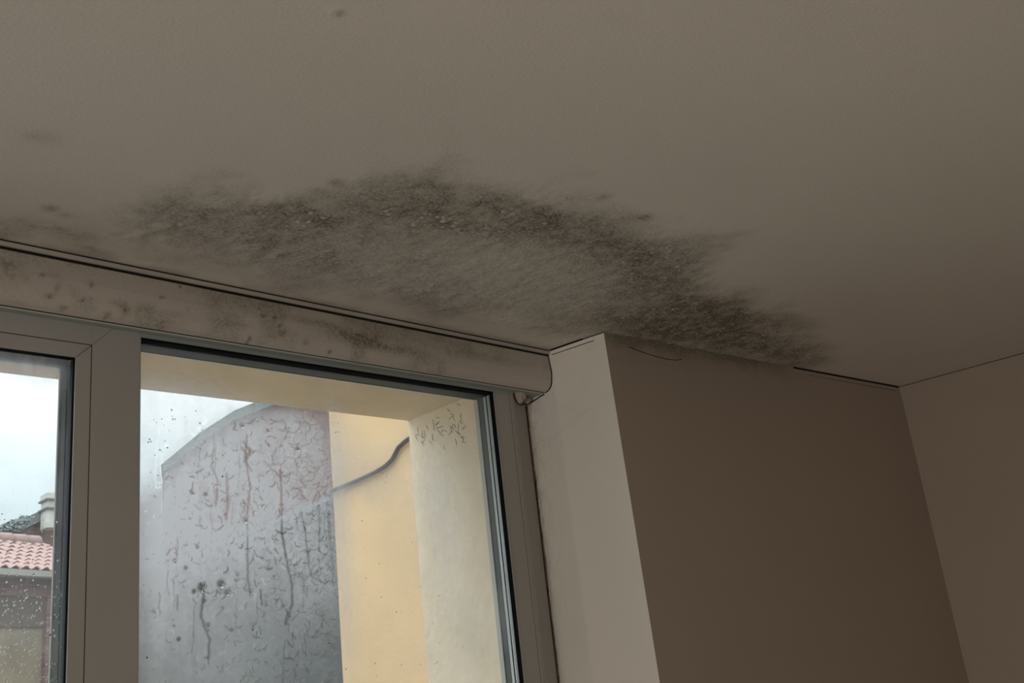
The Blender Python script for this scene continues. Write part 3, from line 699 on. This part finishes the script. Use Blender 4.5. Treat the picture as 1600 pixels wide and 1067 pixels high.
# ------------------------------------------------------------------ brick gable house behind
K = 29/26
def gabled(name, label, wall, roof_lo, roof_hi, inner, root_x, skew=0):
    """gable wall facing us, verge boards on its slopes, roof running back"""
    g = tag(empty(name, (root_x*K, 29, -E-2.9)), label, 'house')
    k = lambda P: [(x*K, z*K if z > -4 else -E-2.9) for x, z in P]
    prism('gable_wall', k(wall), 29.0, 29.3, M_brick, g, 'y')
    prism('house_body', k(inner), 29.3, 39.8, M_dark, g, 'y')
    prism('verge', k(roof_lo+roof_hi[::-1]), 28.8, 29.05, M_verge, g, 'y')
    prism('roof_slope', k([(x, z+.02) for x, z in roof_lo]+[(x, z-.04) for x, z in roof_hi[::-1]]), 29.05, 40.2, M_slate, g, 'y')
    for c in g.children:      # the house stands askew to its gable
        for v in c.data.vertices: v.co.x += (v.co.y-29)*skew
    return g
sg = gabled('gabled_house', 'small brick house whose gable shows beyond the tiled roof through the left window',
    [(7.3, -5), (7.3, 3.9), (8.6, 4.55), (9.44, 5.0), (10.4, 5.45), (11.6, 4.4), (11.6, -5)],
    [(7.1, 3.85), (8.6, 4.58), (9.44, 5.02), (10.4, 5.48), (11.75, 4.3)], [(7.05, 4.1), (8.55, 4.82), (9.35, 5.24), (10.42, 5.75), (11.85, 4.5)],
    [(7.4, -5), (7.4, 3.9), (10.4, 5.3), (11.5, 4.3), (11.5, -5)], 9.5)
ch = multi('chimney', [(9.36*K, 9.62*K, 28.3, 28.78, 4.75*K, 5.42*K)], M_chim, sg)
for z_ in (5.20*K, 5.42*K): multi('chimney_course', [(9.31*K, 9.67*K, 28.24, 28.84, z_, z_+.045)], M_chimline, ch)
multi('chimney_cap', [(9.33*K, 9.6*K, 28.27, 28.78, 5.42*K+.045, 5.60*K)], M_chim, ch)
bh = gabled('brick_house', 'tall red brick house seen blurred through the fogged right window',
    [(12.62, -5), (12.62, 6.4), (13.3, 6.9), (13.85, 7.38), (14.9, 8.1), (16.2, 8.7), (18.6, 9.7), (27, 5.4), (27, -5)],
    [(12.6, 6.36), (13.3, 6.92), (13.85, 7.40), (14.9, 8.12), (16.2, 8.72), (18.6, 9.72), (27.3, 5.3)], [(12.58, 6.60), (13.2, 7.14), (13.75, 7.62), (14.85, 8.38), (16.15, 9.0), (18.6, 10.05), (27.4, 5.6)],
    [(12.75, -5), (12.75, 6.3), (18.6, 9.5), (26.8, 5.2), (26.8, -5)], 18, .52)

# ------------------------------------------------------------------ dark outbuilding, lower, in front of the brick house
Q = .85
db = tag(empty('dark_outbuilding', (14*Q, 17, -E-2.9)), 'dark grey building low behind the fogged right window', 'building')
top = [(8.95, 2.3), (10.2, 2.9), (11.9, 3.55), (12.6, 3.86), (14.1, 4.40), (20, 6.6)]
prism('wall', [(8.95*Q, -E-2.9)]+[(x*Q, z*Q) for x, z in top]+[(20*Q, -E-2.9)], 17.0, 19.4, M_dark, db, 'y')
prism('sloping_roof', [((x-.06)*Q, z*Q) for x, z in top]+[((x-.06)*Q, (z+.18)*Q) for x, z in top[::-1]], 16.8, 19.6, M_slate, db, 'y')

# ------------------------------------------------------------------ far tree
V = []; F = []; rt_ = random.Random(8)
for i in range(2600):
    while True:
        p = Vector((rt_.uniform(-1, 1), rt_.uniform(-1, 1), rt_.uniform(-1, 1)))
        if p.length < 1: break
    c = Vector((9.25+p.x*.60, 27.9+p.y*.5, 5.08+p.z*.24+.34*p.x)); s = rt_.uniform(.03, .08)
    a = Vector((rt_.gauss(0, 1), rt_.gauss(0, 1), rt_.gauss(0, 1))).normalized(); b = a.orthogonal().normalized()
    k = len(V); V += [c+a*s, c+b*s*.6, c-a*s, c-b*s*.6]; F.append((k, k+1, k+2, k+3))
ft = tag(empty('distant_tree', (9.25, 27.9, -E-2.9)), 'misty grey-green treetop beyond the tiled roof', 'tree')
lf = pydata('leaves', V, F, M_leaf, ft); lf['kind'] = 'stuff'
tube('trunk', [(9.25, 27.9, -E-2.9), (9.28, 27.9, 2), (9.25, 27.9, 4.9)], [.22, .16, .06], M_ridge, ft, 8)
